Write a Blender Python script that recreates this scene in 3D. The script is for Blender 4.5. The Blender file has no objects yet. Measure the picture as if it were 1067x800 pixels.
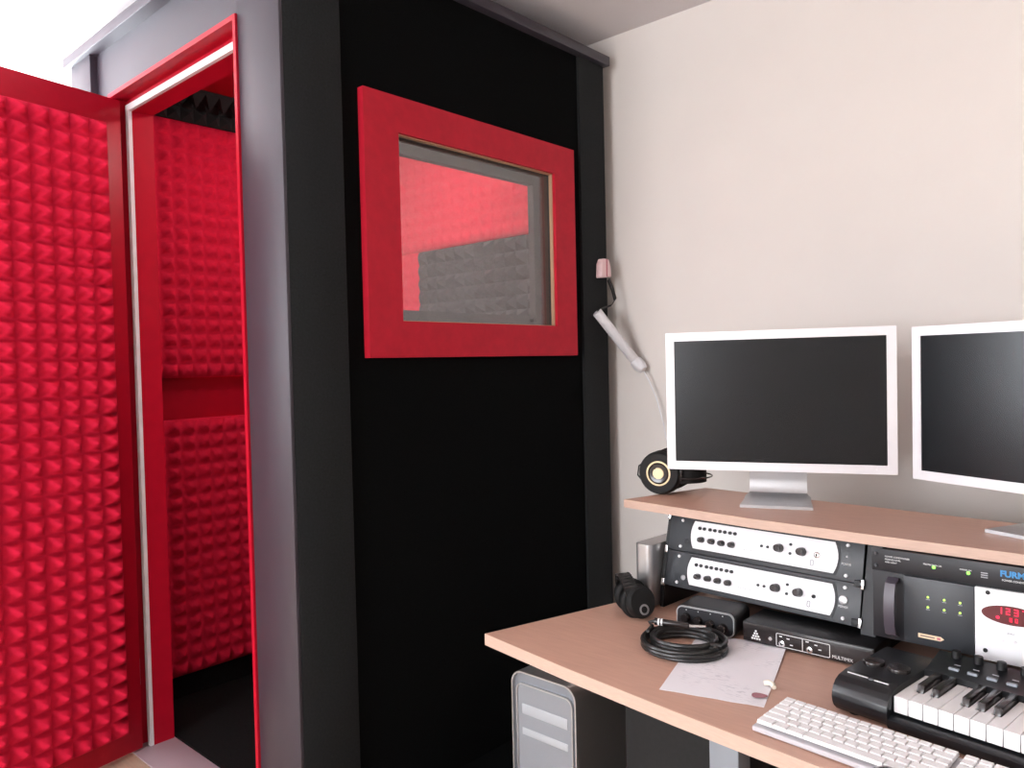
import bpy, bmesh, math, random
from mathutils import Vector, Matrix
random.seed(4)
PI = math.pi
scn = bpy.context.scene
COL = scn.collection

# ------------------------------------------------------------------ camera
EYE = 1.29
FPX = 805.36
YAW, PITCH, ROLL = math.radians(42.27362), math.radians(-1.53921), math.radians(-1.30567)
cf = Vector((-math.sin(YAW)*math.cos(PITCH), math.cos(YAW)*math.cos(PITCH), math.sin(PITCH)))
cr0 = Vector((math.cos(YAW), math.sin(YAW), 0))
cu0 = cr0.cross(cf)
cr = math.cos(ROLL)*cr0 + math.sin(ROLL)*cu0
cu = -math.sin(ROLL)*cr0 + math.cos(ROLL)*cu0
cam_d = bpy.data.cameras.new('camera')
cam = bpy.data.objects.new('camera', cam_d)
COL.objects.link(cam)
cam_d.sensor_width = 36
cam_d.sensor_fit = 'HORIZONTAL'
cam_d.lens = FPX/1067*36
cam_d.clip_start = 0.02
m3 = Matrix((cr, cu, -cf)).transposed()
cam.matrix_world = Matrix.Translation((0, 0, EYE)) @ m3.to_4x4()
scn.camera = cam

def ray(x, y):
    return cf + cr*((x-533.5)/FPX) - cu*((y-400)/FPX)
def atY(x, y, Y):
    d = ray(x, y); d = d*(Y/d.y); return Vector((d.x, d.y, d.z+EYE))
def atX(x, y, X):
    d = ray(x, y); d = d*(X/d.x); return Vector((d.x, d.y, d.z+EYE))
def atZ(x, y, Z):
    d = ray(x, y); d = d*((Z-EYE)/d.z); return Vector((d.x, d.y, d.z+EYE))

# ------------------------------------------------------------------ materials
def mat(name, col, rough=0.5, metal=0.0, spec=0.5, noise=0.0, nscale=40.0, bump=0.0, bscale=200.0,
        emit=None, estr=0.0, stretch=None, sheen=0.0):
    m = bpy.data.materials.new(name); m.use_nodes = True
    nt = m.node_tree; b = nt.nodes['Principled BSDF']
    b.inputs['Base Color'].default_value = (*col, 1)
    b.inputs['Roughness'].default_value = rough
    b.inputs['Metallic'].default_value = metal
    b.inputs['Specular IOR Level'].default_value = spec
    if sheen:
        b.inputs['Sheen Weight'].default_value = sheen
    tc = nt.nodes.new('ShaderNodeTexCoord')
    mp = nt.nodes.new('ShaderNodeMapping')
    nt.links.new(tc.outputs['Object'], mp.inputs['Vector'])
    if stretch: mp.inputs['Scale'].default_value = stretch
    if noise > 0:
        n = nt.nodes.new('ShaderNodeTexNoise'); n.inputs['Scale'].default_value = nscale
        n.inputs['Detail'].default_value = 6
        nt.links.new(mp.outputs['Vector'], n.inputs['Vector'])
        r = nt.nodes.new('ShaderNodeValToRGB')
        r.color_ramp.elements[0].position = 0.3; r.color_ramp.elements[1].position = 0.7
        r.color_ramp.elements[0].color = (*[c*(1-noise) for c in col], 1)
        r.color_ramp.elements[1].color = (*[min(1, c*(1+noise)) for c in col], 1)
        nt.links.new(n.outputs['Fac'], r.inputs['Fac'])
        nt.links.new(r.outputs['Color'], b.inputs['Base Color'])
    if bump > 0:
        n2 = nt.nodes.new('ShaderNodeTexNoise'); n2.inputs['Scale'].default_value = bscale
        n2.inputs['Detail'].default_value = 3
        nt.links.new(mp.outputs['Vector'], n2.inputs['Vector'])
        bp = nt.nodes.new('ShaderNodeBump'); bp.inputs['Strength'].default_value = bump
        bp.inputs['Distance'].default_value = 0.002
        nt.links.new(n2.outputs['Fac'], bp.inputs['Height'])
        nt.links.new(bp.outputs['Normal'], b.inputs['Normal'])
    if emit:
        b.inputs['Emission Color'].default_value = (*emit, 1)
        b.inputs['Emission Strength'].default_value = estr
    return m

def glass_mat(name, ior=1.5, tint=(1, 1, 1), rough=0.0):
    m = bpy.data.materials.new(name); m.use_nodes = True
    nt = m.node_tree; nt.nodes.clear()
    o = nt.nodes.new('ShaderNodeOutputMaterial')
    mx = nt.nodes.new('ShaderNodeMixShader')
    t = nt.nodes.new('ShaderNodeBsdfTransparent'); t.inputs['Color'].default_value = (*tint, 1)
    g = nt.nodes.new('ShaderNodeBsdfGlossy'); g.inputs['Roughness'].default_value = rough
    # Schlick reflectance, the same for both sides of a pane
    lw = nt.nodes.new('ShaderNodeLayerWeight'); lw.inputs['Blend'].default_value = 0.5
    pw = nt.nodes.new('ShaderNodeMath'); pw.operation = 'POWER'; pw.inputs[1].default_value = 5
    f = nt.nodes.new('ShaderNodeMapRange'); f.inputs['To Min'].default_value = ior; f.inputs['To Max'].default_value = 1.0
    nt.links.new(lw.outputs['Facing'], pw.inputs[0]); nt.links.new(pw.outputs[0], f.inputs['Value'])
    nt.links.new(f.outputs[0], mx.inputs[0]); nt.links.new(t.outputs[0], mx.inputs[1])
    nt.links.new(g.outputs[0], mx.inputs[2]); nt.links.new(mx.outputs[0], o.inputs[0])
    return m

M = {}
M['wall'] = mat('wall_paint', (0.74, 0.69, 0.65), 0.85, noise=0.02, nscale=3, bump=0.06, bscale=260)
M['wall_side'] = mat('side_wall_paint', (0.76, 0.72, 0.69), 0.85, noise=0.02, nscale=3)
M['ceil'] = mat('ceiling_paint', (0.74, 0.70, 0.71), 0.9, bump=0.3, bscale=120)
M['floor'] = mat('floor_laminate', (0.50, 0.38, 0.28), 0.45, noise=0.15, nscale=9, stretch=(1, 8, 1))
M['white'] = mat('white_paint', (0.78, 0.78, 0.77), 0.4)
M['purple'] = mat('booth_frame_paint', (0.036, 0.030, 0.041), 0.42, spec=0.5, noise=0.05, nscale=5)
M['charcoal'] = mat('booth_post_cloth', (0.0125, 0.0140, 0.0150), 0.9, spec=0.25, noise=0.25, nscale=160, bump=0.4, bscale=900)
M['blackcloth'] = mat('booth_black_carpet', (0.0032, 0.0035, 0.0036), 1.0, noise=0.35, nscale=220, bump=0.5, bscale=900, spec=0.06)
M['red'] = mat('red_paint', (0.42, 0.004, 0.020), 0.42, spec=0.22, noise=0.06, nscale=20)
M['redframe'] = mat('red_window_paint', (0.47, 0.010, 0.028), 0.55, spec=0.22, noise=0.08, nscale=30)
M['redfoam'] = mat('red_foam', (0.69, 0.012, 0.052), 0.9, spec=0.2, noise=0.08, nscale=60, bump=0.4, bscale=700)
M['blackfoam'] = mat('charcoal_foam', (0.008, 0.008, 0.009), 0.95, noise=0.2, nscale=60)
M['greyfoam'] = mat('grey_foam', (0.060, 0.056, 0.058), 0.95, noise=0.2, nscale=60)
M['gasket'] = mat('white_gasket', (0.72, 0.70, 0.72), 0.6)
M['reveal'] = mat('grey_inner_frame', (0.045, 0.042, 0.043), 0.7, noise=0.15, nscale=20)
M['tan'] = mat('tan_wood', (0.45, 0.28, 0.17), 0.6)
M['carpet'] = mat('black_carpet', (0.008, 0.008, 0.008), 1.0, noise=0.3, nscale=120, spec=0.1)
M['beech'] = mat('beech_laminate', (0.52, 0.305, 0.228), 0.42, noise=0.05, nscale=14, stretch=(1, 9, 9), bump=0.05, bscale=300)
M['beech_edge'] = mat('beech_edge_band', (0.49, 0.335, 0.265), 0.5, noise=0.05, nscale=40, stretch=(1, 9, 9))
M['alu'] = mat('brushed_aluminium', (0.50, 0.50, 0.51), 0.36, metal=0.85, noise=0.04, nscale=90, stretch=(1, 1, 18))
M['alubez'] = mat('satin_aluminium', (0.70, 0.68, 0.70), 0.45, metal=0.3)
M['screen'] = mat('dark_screen', (0.004, 0.005, 0.0065), 0.24, spec=0.34)
M['whitepl'] = mat('white_plastic', (0.72, 0.71, 0.73), 0.35)
M['whitekey'] = mat('white_key', (0.80, 0.78, 0.78), 0.3)
M['whitepanel'] = mat('white_panel', (0.76, 0.755, 0.78), 0.4)
M['black'] = mat('black_plastic', (0.007, 0.007, 0.008), 0.45, spec=0.35)
M['blackgloss'] = mat('black_gloss', (0.02, 0.016, 0.016), 0.22)
M['blacksoft'] = mat('black_vinyl', (0.006, 0.006, 0.006), 0.65, spec=0.3, bump=0.3, bscale=400)
M['rackgrey'] = mat('rack_grey_metal', (0.028, 0.031, 0.036), 0.45, noise=0.06, nscale=30, spec=0.5)
M['rackdark'] = mat('rack_dark_metal', (0.010, 0.010, 0.013), 0.45, spec=0.4)
M['rackviolet'] = mat('rack_handle_metal', (0.06, 0.05, 0.065), 0.4)
M['midi'] = mat('keyboard_body_plastic', (0.008, 0.009, 0.011), 0.33, noise=0.1, nscale=80)
M['rubber'] = mat('cable_rubber', (0.010, 0.010, 0.010), 0.38)
M['chrome'] = mat('chrome', (0.75, 0.75, 0.75), 0.2, metal=1.0)
M['gold'] = mat('gold_ring', (0.58, 0.45, 0.27), 0.35, metal=0.4)
M['cream'] = mat('cream_badge', (0.80, 0.60, 0.40), 0.4)
M['ink'] = mat('white_ink', (0.7, 0.7, 0.7), 0.5)
M['greyink'] = mat('grey_ink', (0.30, 0.30, 0.32), 0.5)
M['blueink'] = mat('blue_ink', (0.03, 0.22, 0.50), 0.4)
M['greenled'] = mat('green_led', (0.1, 0.5, 0.05), 0.4, emit=(0.25, 1.0, 0.08), estr=2.2)
M['yelled'] = mat('yellow_green_led', (0.3, 0.5, 0.1), 0.4, emit=(0.6, 1.0, 0.12), estr=1.1)
M['redled'] = mat('red_led_digits', (0.4, 0, 0.02), 0.4, emit=(1.0, 0.01, 0.06), estr=1.3)
M['ovalred'] = mat('dark_red_display', (0.10, 0.008, 0.012), 0.25)
M['paper'] = mat('printed_paper', (0.72, 0.69, 0.73), 0.8)
M['mauve'] = mat('mauve_plastic', (0.30, 0.11, 0.13), 0.4)
M['ivory'] = mat('ivory_foam', (0.80, 0.74, 0.62), 0.7)
M['pink'] = mat('pale_pink_plastic', (0.78, 0.55, 0.56), 0.5)
M['pinkline'] = mat('rose_stripe', (0.50, 0.12, 0.16), 0.5)
M['legrey'] = mat('grey_leg_metal', (0.22, 0.24, 0.27), 0.45, metal=0.3)
M['brown'] = mat('brown_leather', (0.22, 0.15, 0.13), 0.6)
M['cabinet'] = mat('black_cabinet', (0.012, 0.012, 0.012), 0.7, spec=0.25, noise=0.15, nscale=100)
M['macfront'] = mat('perforated_aluminium', (0.25, 0.265, 0.29), 0.5, metal=0.25, noise=0.03, nscale=600)
M['macbar'] = mat('smooth_aluminium_bar', (0.40, 0.42, 0.45), 0.45, metal=0.15)
M['boothglass'] = glass_mat('booth_glass', 0.11)
M['glass'] = glass_mat('window_glass', 0.03)

# printed text pattern on the paper
def add_print(m):
    nt = m.node_tree; b = nt.nodes['Principled BSDF']
    tc = nt.nodes.new('ShaderNodeTexCoord'); mp = nt.nodes.new('ShaderNodeMapping')
    mp.inputs['Scale'].default_value = (60, 200, 1)
    n = nt.nodes.new('ShaderNodeTexNoise'); n.inputs['Scale'].default_value = 1.0; n.inputs['Detail'].default_value = 2
    n3 = nt.nodes.new('ShaderNodeTexNoise'); n3.inputs['Scale'].default_value = 9.0
    r = nt.nodes.new('ShaderNodeValToRGB')
    r.color_ramp.elements[0].position = 0.52; r.color_ramp.elements[0].color = (0.76, 0.73, 0.76, 1)
    r.color_ramp.elements[1].position = 0.62; r.color_ramp.elements[1].color = (0.58, 0.56, 0.60, 1)
    r3 = nt.nodes.new('ShaderNodeValToRGB')
    r3.color_ramp.elements[0].position = 0.45; r3.color_ramp.elements[1].position = 0.6
    mx = nt.nodes.new('ShaderNodeMixRGB'); mx.inputs[1].default_value = (0.76, 0.73, 0.76, 1)
    L = nt.links.new
    L(tc.outputs['Object'], mp.inputs['Vector']); L(mp.outputs['Vector'], n.inputs['Vector'])
    L(tc.outputs['Object'], n3.inputs['Vector']); L(n.outputs['Fac'], r.inputs['Fac']); L(n3.outputs['Fac'], r3.inputs['Fac'])
    L(r3.outputs['Color'], mx.inputs[0]); L(r.outputs['Color'], mx.inputs[2]); L(mx.outputs[0], b.inputs['Base Color'])
add_print(M['paper'])

# ------------------------------------------------------------------ mesh helpers
WM = {}
def wm(o):
    return WM.get(o.name, Matrix.Identity(4)) if o is not None else Matrix.Identity(4)

def portal(x0, x1, z0, z1, ix0, ix1, iz1):
    return [(x0, z0), (ix0, z0), (ix0, iz1), (ix1, iz1), (ix1, z0), (x1, z0), (x1, z1), (x0, z1)]

class MB:
    def __init__(self, mtx=None):
        self.bm = bmesh.new(); self.m = mtx or Matrix.Identity(4)
    def _merge(self, t, bev=0, seg=2, mtx=None):
        if bev > 0:
            bmesh.ops.bevel(t, geom=list(t.edges), offset=bev, segments=seg, profile=0.5, affect='EDGES', clamp_overlap=True)
        if mtx is not None: t.transform(mtx)
        t.transform(self.m)
        me = bpy.data.meshes.new('tmp'); t.to_mesh(me); t.free()
        self.bm.from_mesh(me); bpy.data.meshes.remove(me)
        return self
    def box(self, x0, x1, y0, y1, z0, z1, bev=0, seg=2, mtx=None):
        t = bmesh.new()
        bmesh.ops.create_cube(t, size=1)
        for v in t.verts:
            v.co = Vector(((x0+x1)/2+v.co.x*(x1-x0), (y0+y1)/2+v.co.y*(y1-y0), (z0+z1)/2+v.co.z*(z1-z0)))
        return self._merge(t, bev, seg, mtx)
    def prism(self, poly, a, b, axis='z', bev=0, seg=2, mtx=None):
        # poly 2D; extruded along axis from a to b
        t = bmesh.new()
        def P(p, h):
            if axis == 'z': return (p[0], p[1], h)
            if axis == 'y': return (p[0], h, p[1])
            return (h, p[0], p[1])
        lo = [t.verts.new(P(p, a)) for p in poly]; hi = [t.verts.new(P(p, b)) for p in poly]
        n = len(poly)
        t.faces.new(lo); t.faces.new(hi)
        for i in range(n): t.faces.new((lo[i], lo[(i+1) % n], hi[(i+1) % n], hi[i]))
        bmesh.ops.recalc_face_normals(t, faces=t.faces)
        return self._merge(t, bev, seg, mtx)
    def frame(self, outer, inner, a, b, axis='z', mtx=None):
        t = bmesh.new()
        def P(p, h):
            if axis == 'z': return (p[0], p[1], h)
            if axis == 'y': return (p[0], h, p[1])
            return (h, p[0], p[1])
        n = len(outer)
        A = [t.verts.new(P(p, a)) for p in outer]; B = [t.verts.new(P(p, b)) for p in outer]
        Ci = [t.verts.new(P(p, a)) for p in inner]; D = [t.verts.new(P(p, b)) for p in inner]
        for i in range(n):
            j = (i+1) % n
            t.faces.new((A[i], A[j], B[j], B[i])); t.faces.new((Ci[i], Ci[j], D[j], D[i]))
            t.faces.new((A[i], A[j], Ci[j], Ci[i])); t.faces.new((B[i], B[j], D[j], D[i]))
        bmesh.ops.recalc_face_normals(t, faces=t.faces)
        return self._merge(t, 0, 2, mtx)
    def cyl(self, p0, p1, r0, r1=None, n=20, bev=0):
        r1 = r0 if r1 is None else r1
        p0 = Vector(p0); p1 = Vector(p1); d = p1-p0; L = d.length
        t = bmesh.new()
        bmesh.ops.create_cone(t, cap_ends=True, segments=n, radius1=r0, radius2=r1, depth=L)
        q = Vector((0, 0, 1)).rotation_difference(d.normalized()).to_matrix().to_4x4()
        return self._merge(t, bev, 2, Matrix.Translation((p0+p1)/2) @ q)
    def lathe(self, prof, p0, axis, n=32):
        # prof: (r, h) along axis from p0
        t = bmesh.new(); rings = []
        for r, h in prof:
            if r < 1e-6: rings.append([t.verts.new((0, 0, h))])
            else: rings.append([t.verts.new((r*math.cos(2*PI*i/n), r*math.sin(2*PI*i/n), h)) for i in range(n)])
        for A, B in zip(rings, rings[1:]):
            for i in range(n):
                j = (i+1) % n
                vs = [A[i % len(A)], A[j % len(A)], B[j % len(B)], B[i % len(B)]]
                u = []
                for v in vs:
                    if v not in u: u.append(v)
                if len(u) >= 3: t.faces.new(u)
        bmesh.ops.recalc_face_normals(t, faces=t.faces)
        q = Vector((0, 0, 1)).rotation_difference(Vector(axis).normalized()).to_matrix().to_4x4()
        return self._merge(t, 0, 2, Matrix.Translation(p0) @ q)
    def tube(self, pts, r, n=10, closed=False):
        pts = [Vector(p) for p in pts]; N = len(pts); t = bmesh.new(); rings = []; up = None
        for i, p in enumerate(pts):
            a = pts[(i-1) % N] if (closed or i > 0) else p
            b = pts[(i+1) % N] if (closed or i < N-1) else p
            d = (b-a).normalized()
            if up is None:
                up = d.orthogonal().normalized()
            up = (up - d*up.dot(d)).normalized(); w = d.cross(up)
            rr = r(i/(N-1)) if callable(r) else r
            rings.append([t.verts.new(p+rr*(math.cos(2*PI*k/n)*up+math.sin(2*PI*k/n)*w)) for k in range(n)])
        R = list(zip(rings, rings[1:]))
        if closed: R.append((rings[-1], rings[0]))
        for A, B in R:
            for k in range(n): t.faces.new((A[k], A[(k+1) % n], B[(k+1) % n], B[k]))
        if not closed: t.faces.new(rings[0]); t.faces.new(rings[-1])
        bmesh.ops.recalc_face_normals(t, faces=t.faces)
        return self._merge(t)
    def strip(self, pts, wdir, w, th):
        # a flat band following pts, wide along wdir, th thick
        pts = [Vector(p) for p in pts]; wdir = Vector(wdir).normalized(); t = bmesh.new(); R = []
        for i, p in enumerate(pts):
            d = (pts[min(i+1, len(pts)-1)]-pts[max(i-1, 0)]).normalized(); nrm = d.cross(wdir).normalized()
            R.append([t.verts.new(p+wdir*(sx*w/2)+nrm*(sy*th/2)) for sx, sy in ((-1, -1), (1, -1), (1, 1), (-1, 1))])
        for A, B in zip(R, R[1:]):
            for k in range(4): t.faces.new((A[k], A[(k+1) % 4], B[(k+1) % 4], B[k]))
        t.faces.new(R[0]); t.faces.new(R[-1])
        bmesh.ops.recalc_face_normals(t, faces=t.faces)
        return self._merge(t)
    def foam(self, o, u, v, nrm, W, Hh, pitch, depth, base=0.02):
        # pyramid foam tile: slab on its wall + pyramids pointing along nrm
        o, u, v, nrm = Vector(o), Vector(u).normalized(), Vector(v).normalized(), Vector(nrm).normalized()
        nu, nv = max(1, round(W/pitch)), max(1, round(Hh/pitch)); pu, pv = W/nu, Hh/nv
        t = bmesh.new()
        G = [[t.verts.new(o+u*(i*pu)+v*(j*pv)+nrm*base) for j in range(nv+1)] for i in range(nu+1)]
        Bk = [t.verts.new(o+u*a+v*b) for a, b in ((0, 0), (W, 0), (W, Hh), (0, Hh))]
        for i in range(nu):
            for j in range(nv):
                q = [G[i][j], G[i+1][j], G[i+1][j+1], G[i][j+1]]
                c = o+u*((i+.5)*pu)+v*((j+.5)*pv)
                k1 = 0.29; k2 = 0.06
                m1 = []; m2 = []
                for (a, b) in ((-1, -1), (1, -1), (1, 1), (-1, 1)):
                    m1.append(t.verts.new(c+u*(a*k1*pu)+v*(b*k1*pv)+nrm*(base+depth*0.50)))
                    m2.append(t.verts.new(c+u*(a*k2*pu)+v*(b*k2*pv)+nrm*(base+depth)))
                for s in range(4):
                    e = (s+1) % 4
                    t.faces.new((q[s], q[e], m1[e], m1[s])); t.faces.new((m1[s], m1[e], m2[e], m2[s]))
                t.faces.new(m2)
        t.faces.new([G[i][0] for i in range(nu+1)]+[Bk[1], Bk[0]])
        t.faces.new([G[nu][j] for j in range(nv+1)]+[Bk[2], Bk[1]])
        t.faces.new([G[i][nv] for i in range(nu, -1, -1)]+[Bk[3], Bk[2]])
        t.faces.new([G[0][j] for j in range(nv, -1, -1)]+[Bk[0], Bk[3]])
        t.faces.new(Bk)
        bmesh.ops.recalc_face_normals(t, faces=t.faces)
        return self._merge(t)
    def obj(self, name, m, parent=None, world=False, smooth=True, label=None):
        if world and parent is not None: self.bm.transform(wm(parent).inverted())
        me = bpy.data.meshes.new(name); self.bm.to_mesh(me); self.bm.free()
        me.materials.append(M[m] if isinstance(m, str) else m)
        o = bpy.data.objects.new(name, me); COL.objects.link(o)
        if parent is not None: o.parent = parent
        WM[o.name] = wm(parent).copy()
        if smooth:
            for p in me.polygons: p.use_smooth = True
            if smooth != 'all':
              try: me.set_sharp_from_angle(angle=math.radians(38))
              except Exception: pass
        if label: o['label'] = label
        return o

def thing(name, label, cat, mtx=None, group=None):
    o = bpy.data.objects.new(name, None); COL.objects.link(o)
    o.empty_display_size = 0.05
    mtx = mtx or Matrix.Identity(4)
    o.matrix_world = mtx; WM[o.name] = mtx.copy()
    o['label'] = label; o['category'] = cat
    if group: o['group'] = group
    return o
def tag(o, label, cat, group=None):
    o['label'] = label; o['category'] = cat
    if group: o['group'] = group
    return o
def struct(o):
    o['kind'] = 'structure'; return o
def TR(x, y, z, rz=0, rx=0):
    return Matrix.Translation((x, y, z)) @ Matrix.Rotation(math.radians(rz), 4, 'Z') @ Matrix.Rotation(math.radians(rx), 4, 'X')
def text(name, s, size, m, parent, mtx, ext=0.0003, align='LEFT', sx=1.0, bold=0.0):
    # lettering lies in the local xz plane facing -y
    c = bpy.data.curves.new('t', 'FONT'); c.body = s; c.size = size; c.extrude = ext; c.align_x = align; c.offset = bold
    o = bpy.data.objects.new('t', c); COL.objects.link(o)
    dg = bpy.context.evaluated_depsgraph_get()
    me = bpy.data.meshes.new_from_object(o.evaluated_get(dg))
    bpy.data.objects.remove(o)
    me.transform(mtx @ Matrix.Rotation(PI/2, 4, 'X') @ Matrix.Diagonal((sx, 1, 1, 1)))
    me.name = name; me.materials.clear(); me.materials.append(M[m])
    q = bpy.data.objects.new(name, me); COL.objects.link(q); q.parent = parent
    return q

# ------------------------------------------------------------------ the room
CEIL = 2.524; WY = 2.481; XL = -3.95; XR = 2.3; YR = -3.2
W1 = (-1.7, 1.55, 0.75, 2.40)       # window in the left wall  (y0,y1,z0,z1)
W2 = (-2.4, -0.2, 0.85, 2.25)       # unseen window added in the rear wall for fill light  (x0,x1,z0,z1)
struct(MB().box(XL-.1, XR+.1, YR-.1, WY+.1, -.1, 0).obj('floor', 'floor'))
struct(MB().box(XL-.1, XR+.1, YR-.1, WY+.1, CEIL, CEIL+.1).obj('ceiling', 'ceil'))
struct(MB().box(XL-.1, XR+.1, WY, WY+.1, 0, CEIL).obj('wall_back', 'wall'))
struct(MB().box(XR, XR+.1, YR, WY, 0, CEIL).obj('wall_right', 'wall_side'))
def rect(a, b, c, d): return [(a, c), (b, c), (b, d), (a, d)]
struct(MB().frame(rect(YR, WY, 0, CEIL), rect(*W1), XL-.1, XL, 'x').obj('wall_left', 'wall_side'))
struct(MB().frame(rect(XL-.1, XR, 0, CEIL), rect(*W2), YR-.1, YR, 'y').obj('wall_rear', 'wall_side'))
# windows: frame, mullion, glass
w = MB(); w.frame(rect(*W1), rect(W1[0]+.06, W1[1]-.06, W1[2]+.06, W1[3]-.06), XL-.09, XL-.03, 'x')
ym = (W1[0]+W1[1])/2; w.box(XL-.09, XL-.03, ym-.04, ym+.04, W1[2]+.06, W1[3]-.06)
wo = struct(w.obj('window_1', 'white'))
MB().box(XL-.063, XL-.057, W1[0]+.05, W1[1]-.05, W1[2]+.05, W1[3]-.05).obj('pane', 'glass', wo)
MB().box(XL-.02, XL+.10, W1[0]-.05, W1[1]+.05, W1[2]-.03, W1[2], bev=.004).obj('window_sill', 'white', wo)
w = MB(); w.frame(rect(*W2), rect(W2[0]+.06, W2[1]-.06, W2[2]+.06, W2[3]-.06), YR-.09, YR-.03, 'y')
xm = (W2[0]+W2[1])/2; w.box(xm-.04, xm+.04, YR-.09, YR-.03, W2[2]+.06, W2[3]-.06)
wo = struct(w.obj('added_window', 'white'))  # unseen window, put in to light the door foam from behind
MB().box(W2[0]+.05, W2[1]-.05, YR-.063, YR-.057, W2[2]+.05, W2[3]-.05).obj('pane', 'glass', wo)
MB().box(W2[0]-.05, W2[1]+.05, YR-.02, YR+.10, W2[2]-.03, W2[2], bev=.004).obj('window_sill', 'white', wo)
struct(MB().box(-1.64, XR, WY-.014, WY, 0, .08, bev=.003).obj('baseboard_back', 'white'))
struct(MB().box(XR-.014, XR, YR, WY-.014, 0, .08, bev=.003).obj('baseboard_right', 'white'))

# ------------------------------------------------------------------ the vocal booth
NX, NY, L = -1.697, 1.0478, 1.366
FX, FY = NX-L, NY+L
ZT = 2.427; ZR = ZT-.035
booth = thing('vocal_booth', 'tall black soundproof vocal booth with red window frame and open red door', 'vocal booth', TR(NX, NY, 0))
B = dict(parent=booth, world=True)
MB().box(FX-.03, NX+.022, NY-.03, FY+.015, ZR, ZT, bev=.003).obj('roof', 'purple', **B)
# window face (x = NX): two posts, a recessed cloth panel with the window opening
MB().box(NX-.09, NX, NY+.010, 1.228, 0, ZR, bev=.002).obj('corner_post', 'charcoal', **B)
MB().box(NX-.09, NX, 2.262, FY, 0, ZR, bev=.002).obj('corner_post', 'charcoal', **B)
wo0, wo1, wz0, wz1 = 1.405, 2.095, 1.415, 1.940
MB().frame(rect(1.228, 2.262, 0, ZR), rect(wo0, wo1, wz0, wz1), NX-.030, NX-.010, 'x').obj('side_panel', 'blackcloth', **B)
wf = MB().frame(rect(NY+.238, NY+1.157, 1.313, 2.040), rect(wo0, wo1, wz0, wz1), NX-.010, NX+.014, 'x').obj('window_frame', 'redframe', smooth=False, **B)
MB().frame(rect(wo0-.004, wo1+.004, wz0-.004, wz1+.004), rect(wo0+.004, wo1-.004, wz0+.004, wz1-.004), NX-.055, NX-.012, 'x').obj('reveal_lining', 'reveal', wf, world=True)
MB().frame(rect(wo0-.01, wo1+.01, wz0-.01, wz1+.01), rect(1.455, 2.052, 1.452, 1.905), NX-.075, NX-.050, 'x').obj('inner_frame', 'reveal', wf, world=True)
MB().frame(rect(wo0-.002, wo1+.002, wz0-.002, wz1+.002), rect(wo0+.003, wo1-.003, wz0+.003, wz1-.003), NX-.012, NX+.002, 'x').obj('wood_edge', 'tan', wf, world=True)
MB().box(NX-.022, NX-.016, wo0+.003, wo1-.003, wz0+.003, wz1-.003).obj('glass_pane', 'boothglass', wf, world=True)
MB().cyl((NX-.05, 2.03, 1.437), (NX-.035, 2.03, 1.437), .008).obj('screw_head', 'black', wf, world=True)
MB().box(NX-.02, NX+.15, NY+.02, FY, 0, .055, bev=.004).obj('black_slab', 'blackcloth', **B)  # black slab covering the pale floor along the window face
# inner shell
MB().frame(rect(NY+.10, FY-.04, .04, ZR), rect(1.42, 2.09, 1.42, 1.94), NX-.09, NX-.076, 'x').obj('inner_panel', 'red', **B)
MB().box(FX, FX+.04, NY+.02, FY, 0, ZR).obj('side_panel', 'charcoal', **B)
MB().box(FX+.04, FX+.055, NY+.10, FY-.04, .04, ZR).obj('inner_panel', 'red', **B)
MB().box(FX+.04, NX-.09, FY-.04, FY, 0, ZR).obj('back_panel', 'charcoal', **B)
MB().box(FX+.055, NX-.09, FY-.055, FY-.04, .04, ZR).obj('inner_panel', 'red', **B)
MB().box(FX+.055, NX-.09, NY+.10, FY-.055, 2.372, ZR).obj('ceiling_panel', 'red', **B)
MB().box(FX+.04, NX-.09, NY+.124, FY-.04, 0, .010).obj('floor_carpet', 'carpet', **B)
MB().box(FX+.055, FX+.066, NY+.12, FY-.055, .008, .10).obj('skirting', 'carpet', **B)
MB().box(FX+.066, NX-.09, FY-.066, FY-.055, .008, .10).obj('skirting', 'carpet', **B)
# door face (y = NY)
OX0, OX1, OZ0, OZ1 = NX-1.056, NX-.201, .006, 2.222
MB().box(OX1, NX-.001, NY, NY+.010, 0, ZR, bev=.002).obj('corner_board', 'purple', **B)
MB().box(OX1+.002, NX-.088, NY+.010, NY+.10, 0, ZR).obj('corner_post', 'charcoal', **B)
lp = atY(97, 60, NY).x
MB().box(FX, lp, NY-.012, NY+.02, 0, ZR, bev=.002).obj('corner_post', 'purple', **B)
MB().box(FX+.005, OX1, NY+.012, NY+.10, OZ1, ZR).obj('header_panel', 'purple', **B)
MB().box(FX+.005, OX0, NY+.012, NY+.10, 0, OZ1).obj('front_panel', 'purple', **B)
MB().box(OX0, OX1, NY-.02, NY+.122, 0, OZ0, bev=.002).obj('threshold', mat('threshold_lit_paint', (0.42, 0.34, 0.38), 0.45), **B)  # frame paint made paler, the light on the sill put into its colour
tr = .014
MB().prism(portal(OX0, OX1, OZ0, OZ1, OX0+tr, OX1-tr, OZ1-tr), NY-.006, NY+.048, 'y').obj('door_trim', 'red', smooth=False, **B)
sx0, sx1, sz1 = OX0+tr+.020, OX1-tr-.004, OZ1-.052
gk = MB(); gk.prism(portal(OX0+tr-.002, OX1-tr+.002, OZ0, OZ1-tr+.002, sx0+.022, sx1-.012, sz1-.004), NY+.048, NY+.118, 'y')
jamb = gk.obj('door_jamb', 'red', smooth=False, **B)
MB().prism([(sx0, OZ0), (sx0+.022, OZ0), (sx0+.022, sz1-.004), (sx1, sz1-.004), (sx1, sz1+.017), (sx0, sz1+.017)], NY+.036, NY+.048, 'y').obj('gasket', 'gasket', jamb, world=True, smooth=False, label='white foam gasket strip')
p = atY(262, 512, NY+.03); px = OX1-tr-.001
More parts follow.
